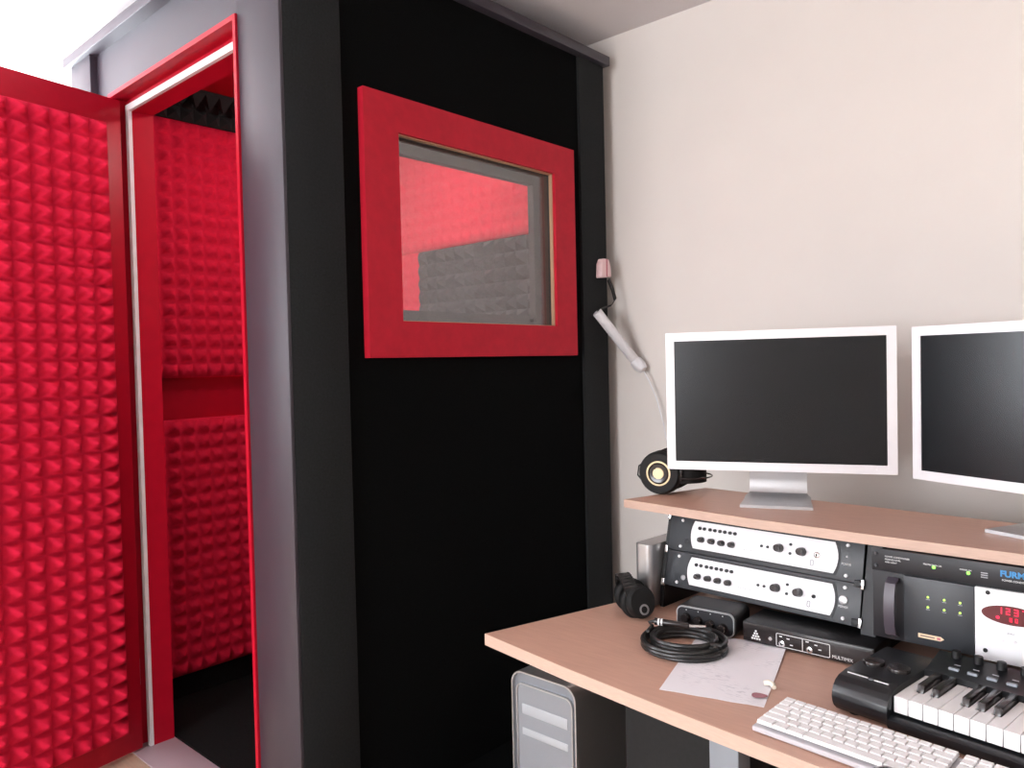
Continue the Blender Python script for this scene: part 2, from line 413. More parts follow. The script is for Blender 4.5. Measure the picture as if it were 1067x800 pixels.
MB().tube([(px, NY+.02, p.z-.035), (px-.006, NY+.017, p.z-.02), (px-.008, NY+.017, p.z), (px-.006, NY+.017, p.z+.02), (px, NY+.02, p.z+.035)], .0022, 8).obj('strike_plate', 'chrome', jamb, world=True)
# foam lining
MB().foam((FX+.055, NY+.13, .10), (0, 1, 0), (0, 0, 1), (1, 0, 0), FY-.06-NY-.13, 1.00, .0594, .032, .026).obj('foam_panel', 'redfoam', smooth='all', **B)
MB().foam((FX+.055, NY+.13, 1.262), (0, 1, 0), (0, 0, 1), (1, 0, 0), FY-.06-NY-.13, 1.00, .0594, .032, .026).obj('foam_panel', 'redfoam', smooth='all', **B)
MB().foam((FX+.055, NY+.13, 2.262), (0, 1, 0), (0, 0, 1), (1, 0, 0), FY-.06-NY-.13, .108, .054, .020, .034).obj('foam_panel', 'blackfoam', smooth=False, label='charcoal foam strip', **B)
MB().foam((FX+.115, NY+.13, 2.371), (0, 1, 0), (1, 0, 0), (0, 0, -1), FY-.06-NY-.13, .055, .055, .050, .012).obj('foam_panel', 'blackfoam', smooth=False, label='charcoal foam strip on the ceiling', **B)
gx = -2.672
MB().foam((gx, FY-.055, .10), (1, 0, 0), (0, 0, 1), (0, -1, 0), NX-.092-gx, 1.70, .0594, .032, .026).obj('foam_panel', 'greyfoam', smooth=False, label='grey foam panel', **B)
MB().foam((FX+.12, FY-.055, .10), (1, 0, 0), (0, 0, 1), (0, -1, 0), gx-.002-FX-.12, 1.703, .0594, .02, .022).obj('foam_panel', 'redfoam', smooth='all', **B)
MB().foam((FX+.12, FY-.055, 1.805), (1, 0, 0), (0, 0, 1), (0, -1, 0), NX-.10-FX-.12, .52, .0594, .02, .022).obj('foam_panel', 'redfoam', smooth='all', **B)
lampo = MB(); lampo.lathe([(0, 0), (.075, 0), (.078, .012), (.06, .03), (0, .034)], (NX-.55, NY+.62, 2.372), (0, 0, -1)); lampo.obj('ceiling_lamp', mat('lamp_glass', (.9, .9, .85), .4, emit=(1, .96, .92), estr=100.0), **B)
# door, open about eighty degrees
U = Vector((.184, -.983, 0)).normalized(); NV = Vector((.983, .184, 0)).normalized()
HG = Vector((OX0+.012, NY, 0))
DM = Matrix(((U.x, NV.x, 0, HG.x), (U.y, NV.y, 0, HG.y), (0, 0, 1, 0), (0, 0, 0, 1)))
DW = .835; dz0, dz1 = .014, 2.192
door = MB(DM).box(0, DW, 0, .05, dz0, dz1, bev=.003).obj('door', 'red', **B)
MB(DM).foam((.052, .05, .084), (1, 0, 0), (0, 0, 1), (0, 1, 0), .0594*12.3, 2.105-.084, .0594, .042, .006).obj('foam_panel', 'redfoam', door, world=True, smooth='all')
MB(DM).cyl((-.012, .02, 2.00), (-.012, .02, 2.09), .006).obj('hinge', 'chrome', door, world=True)
MB(DM).cyl((-.012, .02, .22), (-.012, .02, .31), .006).obj('hinge', 'chrome', door, world=True)
MB(DM).box(DW-.13, DW-.03, -.03, -.001, 1.05, 1.08, bev=.008).obj('handle', 'chrome', door, world=True)

# ------------------------------------------------------------------ the desk
DZ = .665; SZ = .930
desk = thing('studio_desk', 'beech laminate studio desk with raised monitor shelf beside the black booth', 'desk', TR(-.05, 1.6, 0))
D = dict(parent=desk, world=True)
front = [(-1.2515, 1.2628), (-.98, 1.222), (-.715, 1.190), (-.42, 1.163), (0, 1.145), (.45, 1.163), (.90, 1.215), (1.17, 1.262)]
top = front + [(1.06, 1.64), (.94, 2.06), (-1.030, 2.06)]
def shrink(poly, d):
    c = Vector((-.04, 1.62)); return [((Vector(p)-c)*(1-d/(Vector(p)-c).length))+c for p in poly]
MB().prism([tuple(q) for q in shrink(top, .004)], DZ-.027, DZ, 'z').obj('worktop', 'beech', **D)
MB().frame(top, [tuple(q) for q in shrink(top, .006)], DZ-.0265, DZ-.0003, 'z').obj('edge_band', 'beech_edge', **D)
sh = [(-1.136, 1.672), (-.95, 1.648), (-.773, 1.629), (-.50, 1.618), (-.25, 1.615), (.2, 1.615), (.62, 1.64), (1.0, 1.672), (.93, 1.90), (-.293, 1.903), (-1.053, 1.952)]
def shrink2(poly, d):
    c = Vector((-.06, 1.78)); return [((Vector(p)-c)*(1-d/(Vector(p)-c).length))+c for p in poly]
MB().prism([tuple(q) for q in shrink2(sh, .004)], SZ-.021, SZ, 'z').obj('shelf', 'beech', **D)
MB().frame(sh, [tuple(q) for q in shrink2(sh, .006)], SZ-.0205, SZ-.0003, 'z').obj('edge_band', 'beech_edge', **D)
RT = 12.2
RM = TR(-1.028, 1.687, .723, -3.5) @ Matrix.Rotation(math.radians(-RT), 4, 'X')
s = MB()  # rack bay side panel, left
RZ = TR(-1.028, 1.687, 0, -3.5)
s.prism([(-.004, DZ), (.20, DZ), (.20, SZ-.022), (.048, SZ-.022), (.002, .73), (-.001, .70)], -.012, -.002, 'x', mtx=RZ)
s.obj('side_panel', 'black', **D)
s = MB(); s.prism([(-.004, DZ), (.20, DZ), (.20, SZ-.022), (.048, SZ-.022), (.002, .73), (-.001, .70)], .4855, .5155, 'x', mtx=RZ)
s.obj('side_panel', 'rackdark', **D)
MB().box(.01, .022, 1.63, 1.85, DZ, SZ-.022).obj('side_panel', 'black', **D)
MB().box(.90, .93, 1.68, 1.86, DZ, SZ-.022).obj('side_panel', 'black', **D)
lg = atY(738, 740, 1.33); lg2 = atY(769, 760, 1.33)
MB().box(lg.x, lg2.x, 1.33, 1.38, 0, DZ-.027, bev=.003).obj('leg', 'legrey', **D)
MB().box(.62, .67, 1.33, 1.38, 0, DZ-.027, bev=.003).obj('leg', 'legrey', **D)
MB().box(-.98, -.94, 1.93, 1.98, 0, DZ-.027, bev=.003).obj('leg', 'legrey', **D)
MB().box(.84, .88, 1.93, 1.98, 0, DZ-.027, bev=.003).obj('leg', 'legrey', **D)
MB().cyl((-1.03, 1.75, 0), (-1.03, 1.75, DZ-.027), .017).obj('leg', 'blackgloss', **D)
MB().box(-.97, .89, 1.862, 1.876, DZ, SZ-.021).obj('back_panel', 'black', **D)  # added black sheet, stands in for the shade behind the racks
MB().box(-.93, .84, 1.975, 1.99, .10, DZ-.027).obj('modesty_panel', 'cabinet', **D)

# cabinet and stand under the desk
cx0 = atY(650, 760, 1.46); cx1 = atY(745, 760, 1.46)
cab = thing('equipment_cabinet', 'dark grey upright cabinet standing under the desk right of the tower', 'cabinet', TR(cx0.x, 1.46, 0))
cw = cx1.x-cx0.x
MB().box(0, cw, .012, .42, .02, .60, bev=.004).obj('body', 'cabinet', cab)
MB().box(.004, cw-.004, 0, .012, .03, .592, bev=.003).obj('door', 'cabinet', cab)
for xx in (.03, cw-.03):
    MB().cyl((xx, .05, 0), (xx, .05, .02), .015).obj('foot', 'black', cab)
    MB().cyl((xx, .37, 0), (xx, .37, .02), .015).obj('foot', 'black', cab)

# computer tower under the desk
mac = thing('computer_tower', 'silver aluminium computer tower with perforated front under the desk', 'computer', TR(-1.3245, 1.4285, 0))
def rr(x0, x1, z0, z1, r, n=8):
    out = []
    for cx, cz, a0 in ((x1-r, z1-r, 0), (x0+r, z1-r, 90), (x0+r, z0+r, 180), (x1-r, z0+r, 270)):
        for k in range(n+1):
            a = math.radians(a0+90*k/n); out.append((cx+r*math.cos(a), cz+r*math.sin(a)))
    return out
mw = .206
MB().prism(rr(.002, mw-.002, .035, .503, .03), .022, .475, 'y').obj('case', 'cabinet', mac)
MB().frame(rr(0, mw, .012, .515, .036), rr(.004, mw-.004, .016, .511, .032), 0, .475, 'y').obj('shell', 'alu', mac, label='brushed aluminium outer shell')
MB().frame(rr(.004, mw-.004, .016, .511, .032), rr(.0155, mw-.0155, .0550, .4815, .020), .010, .016, 'y').obj('front_rim', 'legrey', mac)
MB().frame(rr(.013, mw-.013, .052, .484, .022), rr(.0165, mw-.0165, .0555, .4805, .019), .003, .014, 'y').obj('front_bead', 'alu', mac)
MB().prism(rr(.016, mw-.016, .055, .481, .020), .006, .014, 'y').obj('front_grille', 'macfront', mac)
MB().box(.030, mw-.030, .0045, .009, .405, .432, bev=.002).obj('drive_slot', 'macbar', mac)
MB().box(.030, mw-.030, .0045, .009, .352, .371, bev=.002).obj('drive_slot', 'macbar', mac)
for yy in (.03, .44):
    MB().frame(rr(.004, mw-.004, 0, .06, .022), rr(.010, mw-.010, .006, .054, .016), yy-.02, yy+.02, 'y').obj('foot', 'alu', mac)

# ------------------------------------------------------------------ displays
def display(label, P, ang, W, Hh, zb, footdx=0.0, footw=.165):
    # P = left end of the panel seen from the front, ang = direction of the panel's width
    t = thing('computer_monitor', label, 'monitor', TR(P[0], P[1], 0, ang))
    b = .0215; d = .024
    MB().frame(rect(0, W, zb, zb+Hh), rect(b, W-b, zb+b, zb+Hh-b), 0, d, 'y').obj('bezel', 'alubez', t, smooth=False)
    MB().box(.002, W-.002, .004, .034, zb+.002, zb+Hh-.002, bev=.002).obj('back_cover', 'alu', t)
    MB().box(b-.001, W-b+.001, .002, .0045, zb+b-.001, zb+Hh-b+.001).obj('screen', 'screen', t, smooth=False)
    cx = W/2+footdx; fw = footw
    # one bent sheet: foot plate, curve and neck
    prof = [(-.100, SZ+.004), (-.02, SZ+.004), (.03, SZ+.005), (.052, SZ+.012), (.061, SZ+.028), (.060, SZ+.05), (.050, SZ+.12), (.036, SZ+.20)]
    s = bmesh.new(); R = []
    for i, (y, z) in enumerate(prof):
        a = Vector(prof[max(0, i-1)]); c = Vector(prof[min(len(prof)-1, i+1)]); tn = (c-a).normalized(); nn = Vector((-tn.y, tn.x))*.0035
        hw = fw/2 if i == 0 else (fw/2-.004 if i < 3 else fw/2-.013)
        R.append([s.verts.new((cx-hw, y-nn.x, z-nn.y)), s.verts.new((cx+hw, y-nn.x, z-nn.y)), s.verts.new((cx+hw, y+nn.x, z+nn.y)), s.verts.new((cx-hw, y+nn.x, z+nn.y))])
    for A, Bq in zip(R, R[1:]):
        for k in range(4): s.faces.new((A[k], A[(k+1) % 4], Bq[(k+1) % 4], Bq[k]))
    s.faces.new(R[0]); s.faces.new(R[-1]); bmesh.ops.recalc_face_normals(s, faces=s.faces)
    k = MB(); k._merge(s); k.obj('stand', 'alu', t)
    MB().cyl((W-.045, -.0006, zb+.011), (W-.045, .001, zb+.011), .0022).obj('power_light', 'whitepanel', t)
    lg = MB(); lg.lathe([(0, 0), (.0042, 0), (.0042, .0006), (0, .0006)], (cx, .0002, zb+.010), (0, -1, 0)); lg.cyl((cx+.001, -.0002, zb+.0145), (cx+.003, -.0002, zb+.018), .0012)
    lg.obj('emblem', 'whitepanel', t)
    return t
display('wide silver framed flat monitor fully in view beside the gold ringed headphones', (-1.057, 1.760), math.degrees(math.atan2(.197, .504)), .541, .353, 1.005)
display('wide silver framed flat monitor at the right with bluish glow on its dark screen', (-.5195, 1.953), -22.8, .541, .353, 1.000, footdx=.050)

# ------------------------------------------------------------------ left rack: two interface units
def screw(mb, x, z, r=.0035): mb.lathe([(0, 0), (r, 0), (r*.8, .0025), (0, .003)], (x, 0, z), (0, -1, 0), 12)
def interface(label, z0, jack):
    t = thing('audio_interface', label, 'audio interface', RM @ Matrix.Translation((0, 0, z0)), None)
    W, Hh = .4826, .0884
    MB().box(0, W, 0, .004, .0003, Hh, bev=.0012).obj('faceplate', 'rackgrey', t)
    MB().box(.022, W-.022, .004, .14, .002, Hh-.006).obj('case', 'rackdark', t)
    # white control panel with bowed ends
    x0, x1, a, b = .150*W, .872*W, .0125, .0790
    def arc(xc, s, rev): 
        o = []
        for k in range(9):
            f = k/8; z = a+(b-a)*(f if not rev else 1-f); o.append((xc+s*.009*(1-(2*f-1)**2), z))
        return o
    poly = arc(x1, 1, False)+arc(x0, -1, True)
    poly = [(x+(.006 if z > .045 else 0)*0, z) for x, z in poly]
    MB().prism([((x-.5*(x0+x1))*1.022+.5*(x0+x1), (z-.0458)*1.13+.0458) for x, z in poly], -.0014, .001, 'y').obj('panel_surround', 'rackdark', t)
    MB().prism(poly, -.003, .001, 'y').obj('control_panel', 'whitepanel', t, smooth=False)
    for u in (.198, .257, .313, .369):
        k = MB(); k.lathe([(0, -.001), (.0075, -.001), (.0072, .008), (.0060, .014), (0, .0145)], (u*W, -.003, .036), (0, -1, 0), 20)
        k.obj('gain_knob', 'blackgloss', t)
    for u in (.198, .257, .313, .369):
        for dx in (-.0075, .0055):
            MB().lathe([(0, -.001), (.0042, -.001), (.0040, .004), (0, .0045)], (u*W+dx, -.003, .063), (0, -1, 0), 14).obj('button', 'black', t)
    for u in (.614, .724):
        k = MB(); k.lathe([(0, -.001), (.0100, -.001), (.0092, .010), (.0078, .017), (0, .0175)], (u*W, -.003, .047), (0, -1, 0), 24)
        k.obj('level_knob', 'blackgloss', t)
    for u, z in ((.524, .045), (.555, .045), (.668, .059), (.668, .039)):
        MB().lathe([(0, -.001), (.0033, -.001), (.0030, .003), (0, .0034)], (u*W, -.003, z), (0, -1, 0), 14).obj('button', 'rackdark', t)
    j = MB(); j.lathe([(.0026, 0), (.0066 if jack else .0042, 0), (.0066 if jack else .0042, .002), (.0040, .0035), (.0026, .0035), (.0026, 0)], (.795*W, -.003, .045), (0, -1, 0), 20)
    jj = j.obj('headphone_jack', 'chrome' if jack else 'black', t)
    MB().lathe([(0, 0), (.0028, 0), (.0028, .0008), (0, .0008)], (.795*W, -.003, .045), (0, -1, 0), 14).obj('socket', 'black', jj)
    for k in range(6):
        MB().box(.42*W+.006*k, .42*W+.006*k+.003, -.0033, -.003, .030, .0315).obj('panel_mark', 'greyink', t)
    MB().frame(rr(.765*W, .765*W+.008, .020, .034, .003), rr(.765*W+.002, .765*W+.006, .022, .032, .001), -.0034, -.003, 'y').obj('emblem', 'greyink', t)
    sc = [(.035, .076), (.035, .012), (W-.035, .076), (W-.035, .012)]
    for x, z in sc:
        q = MB(); screw(q, x, z, .0042); q.obj('screw', 'whitepl', t)
    q = MB(); q.lathe([(0, 0), (.0065, 0), (.0065, .001), (.0055, .0016), (0, .0012)], (.052, 0, .026), (0, -1, 0)); q.obj('round_socket', 'greyink' if not jack else 'rackdark', t)
    if jack:
        MB().lathe([(0, 0), (.002, 0), (0, .002)], (W-.036, 0, .052), (0, -1, 0), 10).obj('indicator_light', 'whitepanel', t)
    else:
        q = MB(); q.lathe([(0, 0), (.0095, 0), (.0095, .003), (.008, .004), (0, .004)], (W-.036, 0, .050), (0, -1, 0)); q.obj('power_button', 'alu', t)
    text('lettering', 'POWER', .006, 'ink', t, Matrix.Translation((W-.036, -.0004, .034)), align='CENTER')
    return t
interface('upper grey rack audio interface with white knob panel just beneath the shelf', .0889, True)
interface('lower grey rack audio interface with white knob panel and silver power button', 0, False)
for i, (x, z) in enumerate(((-.001, .006), (-.001, .089), (-.001, .172))):
    k = MB(RM); k.box(x-.006, x+.002, -.006, 0, z-.009, z+.009, bev=.001); k.obj('rail_bracket', 'chrome', **D)
for i, (x, z) in enumerate(((.4838, .010), (.4838, .089))):
    k = MB(RM); k.box(x-.002, x+.004, -.006, 0, z-.010, z+.010, bev=.001); k.obj('rail_bracket', 'chrome', **D)
    k = MB(RM); k.box(x-.016, x-.002, -.008, -.001, z-.007, z+.007, bev=.002); k.obj('rail_clip', 'black', **D)

# ------------------------------------------------------------------ right rack
RX, RY = -.503, 1.603
pc = thing('power_conditioner', 'slim black rack power conditioner with green lights and blue lettering', 'power conditioner', TR(RX, RY, .8645))
MB().box(0, .4826, 0, .004, .0005, .0440, bev=.001).obj('faceplate', 'rackdark', pc)
MB().box(.022, .46, .004, .20, .002, .042).obj('case', 'black', pc)
def loc(x, y): q = atY(x, y, RY); return q.x-RX, q.z-.8645
for (x, y) in ((973, 591), (1009, 597)):
    a, b = loc(x, y); MB().lathe([(0, 0), (.0032, 0), (.0028, .0015), (0, .002)], (a, 0, b), (0, -1, 0), 14).obj('indicator_light', 'greenled', pc)
a, b = loc(922, 580)
text('lettering', 'POWER CONDITIONER', .0042, 'ink', pc, Matrix.Translation((a, -.0004, b)))
text('lettering', 'MODULE LEVEL', .0042, 'ink', pc, Matrix.Translation((a, -.0004, b-.0055)))
text('lettering', 'AND LIGHT', .0042, 'ink', pc, Matrix.Translation((a, -.0004, b-.011)))
a, b = loc(1042, 600); text('lettering', 'FURMAN', .015, 'blueink', pc, Matrix.Translation((a, -.0004, b)), sx=1.0, bold=.0006)
a, b = loc(1044, 605); text('lettering', 'POWER CONDITIONER', .0045, 'ink', pc, Matrix.Translation((a, -.0004, b)))
a, b = loc(1022, 597)
for k in range(3): MB().box(a, a+.011, -.0004, .0, b-.004*k, b-.004*k+.002).obj('panel_mark', 'greyink', pc)
a, b = loc(962, 588); text('lettering', 'PROTECTION OK', .0040, 'ink', pc, Matrix.Translation((a, -.0004, b)))
a, b = loc(1000, 593.5); text('lettering', 'POWER ON', .0036, 'ink', pc, Matrix.Translation((a, -.0004, b)))
for (x, z) in ((.008, .010), (.008, .034), (.475, .010), (.475, .034)):
    q = MB(); screw(q, x, z); q.obj('screw', 'rackgrey', pc)

hz = .730; hh = .1338
md = thing('rack_processor', 'tall rack processor with curved handle, six small lights and red oval display', 'rack processor', TR(RX, RY, hz))
def loc2(x, y): q = atY(x, y, RY); return q.x-RX, q.z-hz
MB().box(0, .4826, .006, .010, .001, hh, bev=.001).obj('back_plate', 'rackdark', md)
MB().box(.022, .46, .010, .22, .003, hh-.003).obj('case', 'black', md)
xa, _ = loc2(942, 640); xb, _ = loc2(1016, 640)
MB().box(xa, xb-.001, -.001, .008, .004, hh-.001, bev=.0015).obj('dark_module', 'rackgrey', md)
wmod = MB().box(xb, .4826, -.002, .008, .001, hh-.001, bev=.001).obj('white_module', 'whitepanel', md)
h0, _ = loc2(925, 630); h1, _ = loc2(937, 630)
MB().strip([((h1+h0)/2, .002, .012), ((h1+h0)/2, -.018, .020), ((h1+h0)/2, -.026, .04), ((h1+h0)/2, -.028, .067), ((h1+h0)/2, -.026, .095), ((h1+h0)/2, -.018, .116), ((h1+h0)/2, .002, .123)], (1, 0, 0), .019, .005).obj('handle', 'rackviolet', md)
for (x, y) in ((967, 622), (984, 625), (1000.5, 628), (967, 632.5), (984, 635.5), (1000.5, 638.5)):
    a, b = loc2(x, y)
    MB().lathe([(0, 0), (.0022, 0), (.002, .0012), (0, .0016)], (a, -.001, b), (0, -1, 0), 12).obj('indicator_light', 'yelled', md)
    MB().box(a-.0035, a+.0035, -.0013, -.0008, b-.0052, b-.0038).obj('panel_mark', 'greyink', md)
a, b = loc2(957, 661); a2, _ = loc2(984, 664)
bd = MB().prism([(a, b-.004), (a2-.006, b-.004), (a2, b), (a2-.006, b+.004), (a, b+.004)], -.002, -.001, 'y').obj('badge', 'cream', md)
MB().box(a2-.012, a2-.006, -.0023, -.002, b-.0025, b+.0020).obj('badge_mark', 'pinkline', bd)
MB().box(a+.004, a2-.016, -.0023, -.002, b-.0012, b+.0012).obj('badge_mark', 'brown', bd)
oc = loc2(1055, 641); ow = oc[0]-loc2(1023, 640)[0]; oh = .0170
def ell(cx, cz, a, b, n=36): return [(cx+a*math.cos(2*PI*k/n), cz+b*math.sin(2*PI*k/n)) for k in range(n)]
dsp = MB().prism(ell(oc[0], oc[1]-.001, ow, oh), -.0032, -.001, 'y').obj('display', 'ovalred', wmod, world=False)
dsp.location = (0, 0, 0)
def seven(ch, x, z, h, mbk):
    segs = {'1': 'bc', '2': 'abged', '3': 'abgcd', '5': 'afgcd', '8': 'abcdefg', '7': 'abc', '0': 'abcdef', '4': 'fgbc'}[ch]
    w_ = h*.55; t_ = h*.15
    G = {'a': (0, w_, h-t_, h), 'd': (0, w_, 0, t_), 'g': (0, w_, h/2-t_/2, h/2+t_/2), 'f': (0, t_, h/2, h), 'b': (w_-t_, w_, h/2, h), 'e': (0, t_, 0, h/2), 'c': (w_-t_, w_, 0, h/2)}
    for s_ in segs:
        q = G[s_]; mbk.box(x+q[0], x+q[1], -.0038, -.0031, z+q[2], z+q[3])
k = MB(); x0_ = oc[0]-.020
for i, ch in enumerate('1237'): seven(ch, x0_+.0125*i-.002, oc[1]+.000, .0120, k)
k.obj('digits', 'redled', wmod)
k = MB(); k.lathe([(0, 0), (.003, 0), (.003, .0006), (0, .0006)], (oc[0]-.022, -.0032, oc[1]-.007), (0, -1, 0), 14)
for i, ch in enumerate('80'): seven(ch, oc[0]-.004+.0085*i, oc[1]-.012, .0075, k)
k.obj('digits', 'redled', wmod)
for (x, y) in ((1029.5, 617), (1027, 677)):
    a, b = loc2(x, y); q = MB(); q.lathe([(0, 0), (.0040, 0), (.0036, .0016), (0, .0016)], (a, -.002, b), (0, -1, 0), 14); q.obj('screw', 'black', wmod)
for (x, y, mm) in ((1033, 664, 'greyink'), (1045, 667, 'greyink'), (1058, 669, 'blueink')):
    a, b = loc2(x, y); q = MB(); q.lathe([(0, 0), (.0030, 0), (.0030, .001), (0, .001)], (a, -.002, b), (0, -1, 0), 14); q.obj('button', 'whitepl' if mm == 'greyink' else 'alubez', wmod)
a, b = loc2(1049, 660); text('lettering', 'LEVELS', .004, 'greyink', wmod, Matrix.Translation((a, -.0022, b)))

# ------------------------------------------------------------------ small gear on the worktop
bx = thing('rack_mixer', 'flat black audio box with white outlined controls under the rack', 'audio box', TR(-.770, 1.586, DZ, .5))
MB().box(0, .275, .0, .11, .003, .046, bev=.003).obj('case', 'black', bx)
MB().box(0.002, .273, -.002, .002, .005, .044, bev=.001).obj('faceplate', 'blackgloss', bx)
for xx in (.03, .25):
    MB().cyl((xx, .03, 0), (xx, .03, .004), .01).obj('foot', 'rubber', bx)
    MB().cyl((xx, .09, 0), (xx, .09, .004), .01).obj('foot', 'rubber', bx)
def loc3(x, y): q = atY(x, y, 1.586); return q.x+.770, q.z-DZ
a, b = loc3(809, 664); c, d_ = loc3(865, 681)
MB().frame(rr(a, c, .008, .036, .003), rr(a+.0012, c-.0012, .0092, .0348, .002), -.0026, -.002, 'y').obj('panel_outline', 'ink', bx)
am = (a+c)/2; MB().box(am-.0006, am+.0006, -.0026, -.002, .008, .036).obj('panel_outline', 'ink', bx)
for xx in (a+.014, am+.016): MB().lathe([(.003, 0), (.007, 0), (.0065, .005), (.003, .006), (.003, 0)], (xx, -.002, .016), (0, -1, 0), 20).obj('socket_ring', 'chrome', bx)
for xx, zz in ((a+.026, .028), (a+.033, .016), (am+.028, .028), (am+.036, .020), (a+.010, .030), (am+.010, .031)):
    MB().box(xx-.003, xx+.003, -.0027, -.002, zz-.001, zz+.001).obj('panel_mark', 'ink', bx)
e0, e1 = loc3(788, 663)
k = MB()
for i, n_ in enumerate((4, 3, 2, 1)):
    for j in range(n_): k.lathe([(0, 0), (.0024, 0), (0, .002)], (e0+(j-(n_-1)/2)*.0055, -.002, .013+.0055*i), (0, -1, 0), 10)
k.obj('meter_lights', 'ink', bx)
e0, e1 = loc3(804, 670); MB().lathe([(0, 0), (.0045, 0), (.004, .006), (0, .0065)], (e0, -.002, .022), (0, -1, 0), 14).obj('knob', 'chrome', bx)
text('lettering', 'MULTIMIX', .009, 'ink', bx, Matrix.Translation((c+.004, -.0026, .010)))

# small interface with silver outline
itf = thing('compact_audio_interface', 'small black four knob box with silver outline behind the coiled cable', 'audio interface', TR(-.925, 1.566, DZ, 5))
MB().prism(rr(0, .142, .003, .058, .016), .004, .088, 'y').obj('case', 'black', itf)
MB().frame(rr(.002, .140, .004, .057, .015), rr(.0045, .1375, .0065, .0545, .013), -.002, .005, 'y').obj('front_rim', 'alu', itf, label='silver outline rim')
MB().prism(rr(.0045, .1375, .0065, .0545, .013), -.0005, .005, 'y').obj('faceplate', 'rackdark', itf)
for i in range(4):
    MB().lathe([(0, 0), (.0105, 0), (.0095, .012), (.008, .014), (0, .014)], (.026+.029*i, -.0005, .032-.003*i), (0, -1, 0), 20).obj('knob', 'blackgloss', itf)
    MB().box(.025+.029*i, .027+.029*i, -.0009, -.0004, .048, .050).obj('panel_mark', 'ink', itf)
for xx in (.03, .11): MB().cyl((xx, .03, 0), (xx, .03, .005), .008).obj('foot', 'rubber', itf)
for xx in (.03, .11): MB().cyl((xx, .075, 0), (xx, .075, .005), .008).obj('foot', 'rubber', itf)

# silver external drive
hd = thing('external_drive', 'silver rounded external hard drive standing on the desk beside the rack', 'hard drive', TR(-1.096, 1.655, DZ, -4))
def u_prof(x0, x1, y0, y1, r):
    o = []
    for k in range(9):
        a = math.radians(180+90*k/8); o.append((x0+r+r*math.cos(a), y0+r+r*math.sin(a)))
    for k in range(9):
        a = math.radians(270+90*k/8); o.append((x1-r+r*math.cos(a), y0+r+r*math.sin(a)))
    return o+[(x1, y1), (x0, y1)]
MB().prism(u_prof(0, .050, 0, .19, .014), .004, .160, 'z').obj('shell', 'alu', hd)
MB().box(.005, .045, .16, .1905, .015, .15).obj('back_plate', 'black', hd)
MB().box(.008, .042, .02, .17, 0, .006).obj('base', 'black', hd)

# sheet of paper, the plug of ear foam and the pick on it
pa = [Vector((-.778, 1.251)), Vector((-.594, 1.302)), Vector((-.682, 1.617)), Vector((-.866, 1.566))]
t = bmesh.new(); NN = 14; grid = []
for i in range(NN+1):
    row = []
    for j in range(NN+1):
        u, v = i/NN, j/NN
        q = (pa[0]*(1-u)+pa[1]*u)*(1-v)+(pa[3]*(1-u)+pa[2]*u)*v
        z = .0012+.010*max(0, u-.72)**2*12*max(0, v-.45)+.0006*math.sin(9*u+5*v)**2
        row.append((q.x-pa[0].x, q.y-pa[0].y, z))
    grid.append(row)
Vt = [[t.verts.new(c) for c in r] for r in grid]; Vb = [[t.verts.new((c[0], c[1], c[2]-.0006)) for c in r] for r in grid]
for i in range(NN):
    for j in range(NN):
        t.faces.new((Vt[i][j], Vt[i+1][j], Vt[i+1][j+1], Vt[i][j+1])); t.faces.new((Vb[i][j], Vb[i][j+1], Vb[i+1][j+1], Vb[i+1][j]))
for i in range(NN):
    t.faces.new((Vt[i][0], Vb[i][0], Vb[i+1][0], Vt[i+1][0])); t.faces.new((Vt[i][NN], Vt[i+1][NN], Vb[i+1][NN], Vb[i][NN]))
    t.faces.new((Vt[0][i], Vt[0][i+1], Vb[0][i+1], Vb[0][i])); t.faces.new((Vt[NN][i], Vb[NN][i], Vb[NN][i+1], Vt[NN][i+1]))
k = MB(); k._merge(t); o = k.obj('paper_sheet', 'paper'); o.location = (pa[0].x, pa[0].y, DZ)
tag(o, 'printed white sheet of paper lying on the desk under the coiled cable', 'paper')
q = atZ(791, 725, DZ+.004)
k = MB(); k.prism([(.013*math.cos(a_)*(1.15 if math.cos(a_) > 0 else 1), .0095*math.sin(a_)*(1-.35*math.cos(a_))) for a_ in [2*PI*i/24 for i in range(24)]], 0, .0014, 'z')
o = k.obj('guitar_pick', 'mauve'); o.location = (q.x, q.y, DZ+.0045); o.rotation_euler = (0, 0, .5)
tag(o, 'small mauve guitar pick lying on the white sheet of paper', 'guitar pick')
q = atZ(799, 715, DZ+.006)
k = MB(); k.tube([(0, 0, 0), (.008, .003, .002), (.016, .002, .001), (.022, -.006, -.001)], lambda f: .0055-.002*abs(f-.4), 10)
o = k.obj('ear_plug', 'ivory'); o.location = (q.x-.008, q.y+.006, DZ+.0085)
tag(o, 'small crumpled ivory ear plug on the sheet of paper', 'ear plug')

# coiled cable
cc = Vector((-.848, 1.466, DZ+.001)); coil = thing('coiled_cable', 'black audio cable coiled in a ring on the desk', 'cable', TR(cc.x, cc.y, cc.z))
pts = []; turns = 9; NP = turns*40
for i in range(NP+1):
    f = i/40; tt = 2*PI*f; lay = int(f)
    r = .060+.0105*((lay*2) % 4)+.003*math.sin(tt*2+lay*1.7)
    z = .0055+.0048*(lay//2.0)+.0015*math.sin(tt+lay)
    pts.append(((r+.002)*math.cos(tt)*1.06, (r+.002)*math.sin(tt), max(.0045, z)))
MB().tube(pts, .0050, 8).obj('cable', 'rubber', coil)
a = atZ(682, 647, DZ+.038)-cc; b = atZ(718, 652, DZ+.036)-cc; c = atZ(735, 653, DZ+.034)-cc
pl = MB().cyl(a, b, .0078, .0065, 18, bev=.001).obj('plug', 'blackgloss', coil)
MB().cyl(b, c, .0032).obj('plug_tip', 'chrome', pl)
dd = (b-a).normalized()
for s_ in (.008, .015): MB().cyl(a+dd*s_, a+dd*(s_+.004), .0081).obj('plug_band', 'ink', pl)
